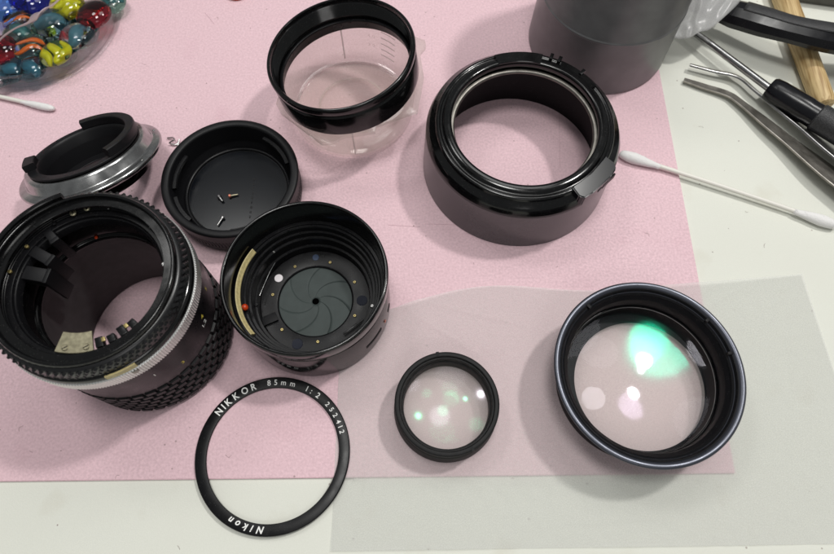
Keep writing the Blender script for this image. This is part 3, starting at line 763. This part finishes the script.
# fork brackets inside on the left
for a, r0, r1, w, z0, z1 in ((152, 1.40, 2.08, .16, 4.55, 4.80), (170, 1.32, 2.08, .20, 4.25, 4.68), (134, 1.72, 2.1, .12, 4.7, 4.88)):
    bm = bmesh.new(); Mx = Matrix.Rotation(R(a), 4, 'Z'); box(bm, r0, r1, -w, w, z0, z1, Mx, .03); fb = finish('fork_bracket', bm, M['rubber'], t)
    bm = bmesh.new(); box(bm, r0 - .1, r0 + .02, -w * 1.1, w * 1.1, z0 - .8, z1 + .02, Mx, .02); finish('fork_tip', bm, M['rubber'], fb)
# pale plate with two screws inside the front of the rim
a0 = pol(52, 362, 4.8)[0]; a1 = pol(95, 350, 4.8)[0]
bm = bmesh.new(); sector_block(bm, 1.48, 2.04, a0, a1, 4.84, 4.90, .012, 30); pl_ = finish('pale_plate', bm, M['nickel'], t)
for a in (a0 + 7, a1 - 5): screw_head(pl_, 1.90 * cos(R(a)), 1.90 * sin(R(a)), 4.93, .09, M['nickel'], a=.5)
for k in range(4):
    a = a1 + 5 + k * 9.5
    bm = bmesh.new(); box(bm, 1.72 + .06 * (k % 2), 2.0, -.10, .10, 4.7, 4.92, Matrix.Rotation(R(a), 4, 'Z'), .02); finish('inner_tooth', bm, M['satin'], t)
for a in (a1 + 9, a1 + 29):
    bm = bmesh.new(); box(bm, 1.78, 1.90, -.05, .05, 4.90, 4.95, Matrix.Rotation(R(a), 4, 'Z'), .01); finish('brass_bit', bm, M['brass'], t)
q_ = pol(99, 255, 3.78)
o = solid('red_speck', .05, 0, .04, M['red'], t, b=.01, seg=12); o.location = (1.96 * cos(R(q_[0])), 1.96 * sin(R(q_[0])), 3.74)
# marks on the outside
bm = bmesh.new(); lathe(bm, cham([(2.69, 4.42), (2.745, 4.42), (2.745, 4.62), (2.69, 4.62)], .006), 20, a0=R(-72), a1=R(-55)); finish('cream_plate', bm, M['cream'], t)
o = solid('ring_screw', .09, 0, .04, M['darksteel'], t, b=.015, seg=16); o.location = (2.75 * cos(R(-58)), 2.75 * sin(R(-58)), 4.25); o.rotation_euler = (0, R(90), R(-58))
for txt, u, v, z, sz, mm in (('4', 201, 316, 3.1, .26, 'yellow'), ('1.2', 197, 321, 2.8, .24, 'white'), ('5', 207, 288, 3.1, .22, 'yellow'), ('3', 178, 357, 2.6, .22, 'yellow'), ('I', 153, 371, 3.1, .2, 'white')):
    wall_text(t, txt, pol(u, v, z)[0], 2.626, z, sz, M[mm])

# ---------------------------------------------------------------- grey cup
t = thing('grey_cup', 'dark grey plastic cup standing behind the hood', 'cup', (7.6, 19.35, 0))
turned('cup_wall', [(.001, 0), (2.78, 0), (2.87, .08), (2.80, 2.62), (2.83, 2.66), (2.83, 2.72), (2.79, 2.76), (2.74, 7.5), (2.62, 7.5), (2.7, .2), (.001, .2)], M['cupgrey'], t, b=.012, closed=False, seg=200)

# ---------------------------------------------------------------- translucent bag
bag_edge = spline([ray(658, 38, 1.2), ray(672, 33, 1.3), ray(688, 31, 1.5), ray(705, 24, 1.8), ray(722, 14, 1.9), ray(742, -2, 1.9), ray(752, -18, 1.9)], 12)
bm = bmesh.new(); n1, n2 = 72, 40; g = []
for j in range(n2 + 1):
    row = []
    for i in range(n1 + 1):
        u, v = i / n1, j / n2
        # a loose flap: its free edge runs from beside the cup out over the tool handle
        e = bag_edge[int(round(u * (len(bag_edge) - 1)))]
        x = e.x + v * (1.2 - 1.5 * u) + .12 * noise.noise(Vector((u * 5, v * 3, 9))); y = e.y + v * 4.2
        z = 1.75 + 1.4 * v - .9 * (1 - u) * (1 - v) + .25 * noise.noise(Vector((u * 4, v * 4, 1))) + .13 * noise.noise(Vector((u * 9, v * 8, 5)))
        row.append(bm.verts.new((x, y, z)))
    g.append(row)
for j in range(n2):
    for i in range(n1): bm.faces.new((g[j][i], g[j][i + 1], g[j + 1][i + 1], g[j + 1][i]))
o = finish('plastic_bag', bm, M['bag'], smooth=60); sm = o.modifiers.new('thickness', 'SOLIDIFY'); sm.thickness = .008
tag(o, 'crumpled translucent white bag flap between the grey cup and the black handle', 'bag')

# ---------------------------------------------------------------- cotton swabs
def swab(label, p0, p1, z0=.14, z1=.14, fat=1):
    p0 = Vector((p0[0], p0[1], z0)); p1 = Vector((p1[0], p1[1], z1))
    t = thing('cotton_swab', label, 'swab', p0, group='cotton swabs')
    D = p1 - p0; L = D.length; d = D.normalized()
    bm = bmesh.new(); sg = Vector((0, 0, .02)); pts = [d * (L * k / 12) + Vector((0, .05 * sin(pi * k / 12), 0)) for k in range(13)]
    tube(bm, pts, [.085] * 13, 16); finish('swab_stick', bm, M['stick'], t)
    prof = [(-.18, .03), (-.14, .11), (-.03, .17), (.15, .205), (.4, .215), (.7, .19), (1.0, .145), (1.25, .11), (1.4, .088)]
    for s, o_ in ((1, Vector()), (-1, D)):
        bm = bmesh.new()
        tube(bm, [o_ + d * s * a for a, r_ in prof], [max(.05, r_ * fat) for a, r_ in prof], 24)
        for v in bm.verts: v.co += v.normal * 0 + Vector((noise.noise(v.co * 5), noise.noise(v.co * 5 + Vector((9, 0, 0))), noise.noise(v.co * 5 + Vector((0, 9, 0))))) * .02
        bm.normal_update()
        base_v = [(v.co.copy(), v.normal.copy()) for v in bm.verts]
        for k in range(70):      # loose fibres
            c_, nn = random.choice(base_v); q1 = c_ + nn * .03 + Vector((random.uniform(-.06, .06), random.uniform(-.06, .06), random.uniform(-.02, .05)))
            q2 = q1 + Vector((random.uniform(-.09, .09), random.uniform(-.09, .09), random.uniform(-.04, .03)))
            tube(bm, spline([c_, q1, q2], 3), [.0035] * 7, 3)
        finish('cotton_tip', bm, M['cotton'], t, smooth=80)
    return t
swab('long cotton swab lying from the hood out over the cream desk', ray(624, 155, .2), ray(832, 224, .12), .20, .12)
swab('cotton swab at the left edge with its tip pointing right below the bead dish', ray(-150, 66, .15), ray(50, 108, .15), .15, .15, .68)

# ---------------------------------------------------------------- tools at the right
# tweezers: two bent arms joined off the right edge
t = thing('tweezers', 'pair of bent steel tweezers, tips pointing left on the cream desk', 'tweezers', (12, 16.5, -.1))
def loc3(L): return [Vector((x, y, z)) - Vector((12, 16.5, -.1)) for x, y, z in L]
def loc3p(L): return loc3([tuple(ray(u, v, z)) for u, v, z in L])
A = loc3p([(684, 80, .05), (705, 87, .05), (727, 94, .08), (741, 103, .12), (780, 134, .25), (834, 177, .40), (905, 232, .45), (960, 276, .45)])
bm = bmesh.new(); pts = spline(A, 8); ribbon(bm, pts, lin([.22, .30, .34, .38, .66, 1.05, 1.1, .9], 8), .09, lin([.15, .15, .2, .25, .3, .3, .2, 0], 8)); finish('tweezer_arm', bm, M['darksteel'], t)
B = loc3p([(690, 65, .20), (713, 71, .20), (738, 77, .22), (758, 93, .26), (792, 120, .32), (834, 152, .40), (903, 208, .55), (958, 254, .60)])
bm = bmesh.new(); pts = spline(B, 8); ribbon(bm, pts, lin([.20, .24, .30, .34, .70, 1.15, 1.1, .9], 8), .09, lin([.5, .5, .55, .6, .6, .5, .3, 0], 8)); finish('tweezer_arm', bm, M['steel'], t)
jp = (A[-1] + B[-1]) / 2
bm = bmesh.new(); box(bm, jp.x - .5, jp.x + .5, jp.y - .4, jp.y + .4, jp.z - .1, jp.z + .1, None, .04); finish('tweezer_joint', bm, M['steel'], t)

# screwdriver
t = thing('screwdriver', 'precision screwdriver with steel shaft and black handle beside the tweezers', 'screwdriver', (14.2, 16.5, -.1))
o0 = Vector((14.2, 16.5, -.1))
s0 = ray(686, 26, .45); s1 = ray(769, 88, .60); dd = (ray(834, 127, .78) - s1).normalized(); ds = (s1 - s0).normalized()
bm = bmesh.new(); tube(bm, [s0 - o0, s1 + ds * .3 - o0], [.14, .15], 20); finish('shaft', bm, M['chrome'], t)
hp = [s1 + dd * k for k in (-.02, 0, .1, .4, 1.6, 1.75, 3.4, 6.5, 8.5)]
bm = bmesh.new(); tube(bm, [p_ - o0 for p_ in hp], [.30, .40, .46, .49, .50, .48, .50, .56, .5], 28); finish('handle', bm, M['handle'], t)
bm = bmesh.new(); tube(bm, [s1 + dd * k - o0 for k in (2.05, 2.1, 3.9, 3.95)], [.49, .53, .53, .49], 32); finish('grip_sleeve', bm, M['griptape'], t)

# wooden stick
st0 = ray(771, -40, .42); st1 = ray(825, 107, .35)
t_ = Vector((st1.x, st1.y, .36)); s_ = Vector((st0.x, st0.y, .36)); d_ = (s_ - t_).normalized()
bm = bmesh.new(); pts = [t_ - d_ * .0, t_ + d_ * .08, t_ + d_ * .25, t_ + d_ * 3, t_ + d_ * 6, t_ + d_ * 9]
tube(bm, [p - t_ for p in pts], [.22, .36, .42, .44, .45, .46], 28); o = finish('wooden_stick', bm, M['wood']); o.location = t_
tag(o, 'pale round wooden stick lying under the black handled tool', 'stick')

# black handled tool lying across the stick
t = thing('black_handle_tool', 'long black handled tool with a grey textured grip crossing the wooden stick', 'tool', (13, 20, 0))
o0 = Vector((13, 20, 0))
P = [Vector(ray(u, v, z)) for u, v, z in ((690, 3, .8), (715, 9, .95), (738, 15, 1.1), (762, 22, 1.25), (792, 30, 1.4), (834, 39, 1.5), (880, 44, 1.5), (950, 50, 1.5))]
pts = [p_ - o0 for p_ in spline(P, 6)]; rad = lin([.3, .46, .60, .60, .55, .60, .70, .72], 6)
bm = bmesh.new(); tube(bm, pts, rad, 10, ry=[r_ * .85 for r_ in rad]); finish('handle', bm, M['handle'], t, smooth=25)
i0, i1 = 13, 33
bm = bmesh.new(); tube(bm, pts[i0:i1], [r_ * 1.035 for r_ in rad[i0:i1]], 8, ry=[r_ * .89 for r_ in rad[i0:i1]], cap=False, a0=R(68), a1=R(142)); o = finish('grip_patch', bm, M['griptape'], t)
sm = o.modifiers.new('thickness', 'SOLIDIFY'); sm.thickness = .03

# dark grey case corner
bm = bmesh.new(); Mx = Matrix.Translation((21.0, 23.85, 0)) @ Matrix.Rotation(R(-11), 4, 'Z')
box(bm, -4.6, 6, -3.1, 5, -.097, 1.0, Mx, .25)
tag(finish('grey_case', bm, M['casegrey']), 'dark grey blurred case cut off by the top right corner', 'case')

# small red thing at the top edge
bm = bmesh.new(); lathe(bm, cham([(.001, 0), (.55, 0), (.55, .22), (.3, .3), (.001, .3)], .04, False), 40, closed=False)
o = finish('red_bead', bm, M['red']); p = ray(237, -10, .1); o.location = (p.x, p.y, 0)
tag(o, 'small red disc cut off by the top edge of the picture', 'bead')

# ---------------------------------------------------------------- dish of glass beads
DC = (-16.44, 20.30)
t = thing('glass_dish', 'clear round dish full of coloured glass gems in the top left corner', 'dish', (DC[0], DC[1], 0))
bm = bmesh.new(); lathe(bm, [(.001, .06), (3.2, .06), (3.34, .10), (3.46, .5), (3.52, .8), (3.62, .86), (3.64, .80), (3.58, .45), (3.50, .06), (3.40, 0), (.001, 0)], 160, closed=False)
finish('dish_body', bm, M['dish'], t, smooth=50)
turned('foot_rim', [(3.44, .0), (3.66, .0), (3.70, .05), (3.66, .10), (3.50, .10)], M['dish'], t, b=.01)
G = dict(
    blue=gem('blue_glass', (.12, .32, .85)), navy=gem('navy_glass', (.03, .04, .45)), red=gem('dark_red_glass', (.5, .03, .05)),
    clear_=gem('clear_glass', (.93, .97, .97)), aqua=gem('aqua_glass', (.45, .75, .85)), green=gem('pale_green_glass', (.55, .8, .65)),
    yel=gem('clear_yellow_glass', (.85, .9, .35)))
SW = dict(y=mat('yellow_swirl', (.72, .68, .02), .3), o=mat('orange_swirl', (.85, .16, .01), .3), b=mat('teal_swirl', (.07, .2, .26), .3), r=mat('red_swirl', (.3, .01, .01), .3))
def bead(label, x, y, z, r, g, sw=None, ang=0, h=.55):
    r *= 1.1
    o = thing('glass_gem', label, 'glass gem', (x, y, z), (R(random.uniform(-8, 8)), R(random.uniform(-8, 8)), R(ang)), 'glass gems in the dish')
    bm = bmesh.new(); bmesh.ops.create_uvsphere(bm, u_segments=32, v_segments=18, radius=1)
    for v in bm.verts:
        k = 1 + .04 * noise.noise(v.co * 1.5 + Vector((x, y, z)))
        v.co = Vector((v.co.x * r * k, v.co.y * r * k, v.co.z * r * h * (1 if v.co.z > 0 else .7)))
    finish('gem_body', bm, G[g], o, smooth=80)
    if sw:
        bm = bmesh.new()
        for q in range(dict(y=3, b=1).get(sw, 2)):
            n_ = 16; pts = []; rr = []
            for k in range(n_):
                f = k / (n_ - 1) - .5; pts.append(Vector((f * r * 1.35, (q - dict(y=1, b=0).get(sw, .5)) * r * .5 + sin(f * 6 + q) * r * .16, r * .12 * cos(f * 5 + q * 2)))); rr.append(max(.02, r * dict(y=.24, b=.36).get(sw, .14) * math.sqrt(max(0, 1 - (f * 2) ** 2))))
            tube(bm, pts, rr, 12, ry=[a * .7 for a in rr])
        finish('colour_swirl', bm, SW[sw], o, smooth=80)
    return o
def B_(label, u, v, g, sw=None, r=.66, z=.75, ang=0):
    p = ray(u, v, z); bead(label, p.x, p.y, z, r, g, sw, ang)
B_('bright blue glass gem at the left edge of the top corner', 8, 8, 'blue', r=.74)
B_('deep navy glass gem beside the bright blue one', 32, 1, 'navy', r=.78)
B_('yellow glass gem touching the top edge of the picture', 67, 6, 'yel', 'y', r=.68, ang=20)
B_('dark red glass gem nearest the right side of the dish', 94, 15, 'red', r=.66, z=.8)
B_('clear glass gem with a dark core in the middle of the dish', 50, 24, 'clear_', 'b', r=.7)
B_('clear gem with teal core right of the middle', 78, 37, 'clear_', 'b', r=.66, z=.7, ang=60)
B_('pale green clear gem left of the dish centre', 22, 34, 'green', 'b', r=.66, ang=110)
B_('clear gem streaked with two orange bands', 31, 48, 'clear_', 'o', r=.64, z=.8, ang=5)
B_('yellow swirled gem near the lower rim of the dish', 56, 54, 'yel', 'y', r=.6, z=.85, ang=-70)
B_('dark red glass gem at the left edge of the picture', 3, 50, 'red', r=.6, z=.8)
B_('aqua gem, lower left of the pair by the rim', 13, 71, 'aqua', 'b', r=.56, z=.6, ang=-30)
B_('aqua gem, right of the pair by the rim', 32, 69, 'aqua', 'b', r=.56, z=.66, ang=-60)
B_('orange-banded gem under the plastic strand', 18, 21, 'clear_', 'o', r=.6, z=.7, ang=30)
B_('small greenish gem in the right corner of the dish', 112, 2, 'green', 'b', r=.55, z=.55)
B_('grey clear gem at the very left beside the aqua pair', -2, 78, 'clear_', 'b', r=.5, z=.5)
# lower layer glimpsed between the others
for k, (a, rr) in enumerate([(-20, 2.7), (-48, 2.75), (-75, 2.7), (-100, 2.75), (-60, 1.7), (-20, 1.6), (-95, 1.6), (5, 2.6)]):
    bead(('lower-layer clear gem nearest the right rim of the dish', 'lower-layer gem under the gap between red and teal-cored gems', 'lower-layer aqua gem behind the yellow swirled gem', 'lower-layer gem beneath the aqua pair by the rim', 'lower-layer gem under the dark-cored clear gem', 'lower-layer gem partly hidden by the yellow gem at the top edge', 'lower-layer clear gem under the orange-banded ones', 'lower-layer gem at the top edge right of the dark red one')[k], DC[0] + rr * cos(R(a)), DC[1] + rr * sin(R(a)), .36, .58, ('clear_', 'green', 'aqua')[k % 3], 'b' if k % 2 else None, k * 50, .5)
# pale plastic strand over the gems
bm = bmesh.new()
P = [tuple(ray(u, v, z)) for u, v, z in ((-6, 46, 1.2), (4, 36, 1.4), (16, 28, 1.5), (28, 23, 1.55), (35, 17, 1.6), (44, 10, 1.7), (54, 4, 1.6), (64, -6, 1.5))]
pts = spline(P, 8); ribbon(bm, pts, lin([.08, .08, .08, .12, .55, .4, .12, .08], 8), .05, lin([0, .2, .4, .2, .3, .8, .4, 0], 8))
tag(finish('plastic_strand', bm, M['strand'], smooth=60), 'pale twisted plastic strand lying over the glass gems', 'plastic strip')

# ---------------------------------------------------------------- lint and crumbs lying about
bm = bmesh.new(); rnd = random.Random(11)
for u, v in ((30, 450), (235, 455), (66, 447), (215, 22), (330, 190), (412, 226), (470, 262), (380, 208), (150, 60), (205, 80), (250, 455), (640, 190), (650, 240), (700, 130), (760, 250), (620, 30), (120, 470), (60, 520), (180, 540), (430, 30), (560, 270), (15, 430), (140, 432), (255, 30), (690, 200), (745, 210), (700, 180)):
    p = ray(u + rnd.uniform(-6, 6), v + rnd.uniform(-6, 6), 0); zb = .012 if (p.x < 10 and p.y > 1.7) else -.088
    p = Vector((p.x, p.y, zb)); a = rnd.uniform(0, 6.3); L = rnd.uniform(.05, .22); k_ = rnd.uniform(-1.1, 1.1)
    if rnd.random() < .6:
        pts = [p, p + Vector((cos(a) * L * .5, sin(a) * L * .5, .02)), p + Vector((cos(a + k_) * L, sin(a + k_) * L, 0))]
        tube(bm, spline(pts, 4), [.004] * 9, 4)
    else:
        bmesh.ops.create_icosphere(bm, subdivisions=1, radius=rnd.uniform(.008, .022), matrix=Matrix.Translation(p))
o = finish('lint', bm, mat('grey_brown_lint', (.34, .27, .26), .9)); o['kind'] = 'stuff'
tag(o, 'grey lint fibres and crumbs scattered over the sheet and the desk', 'lint')
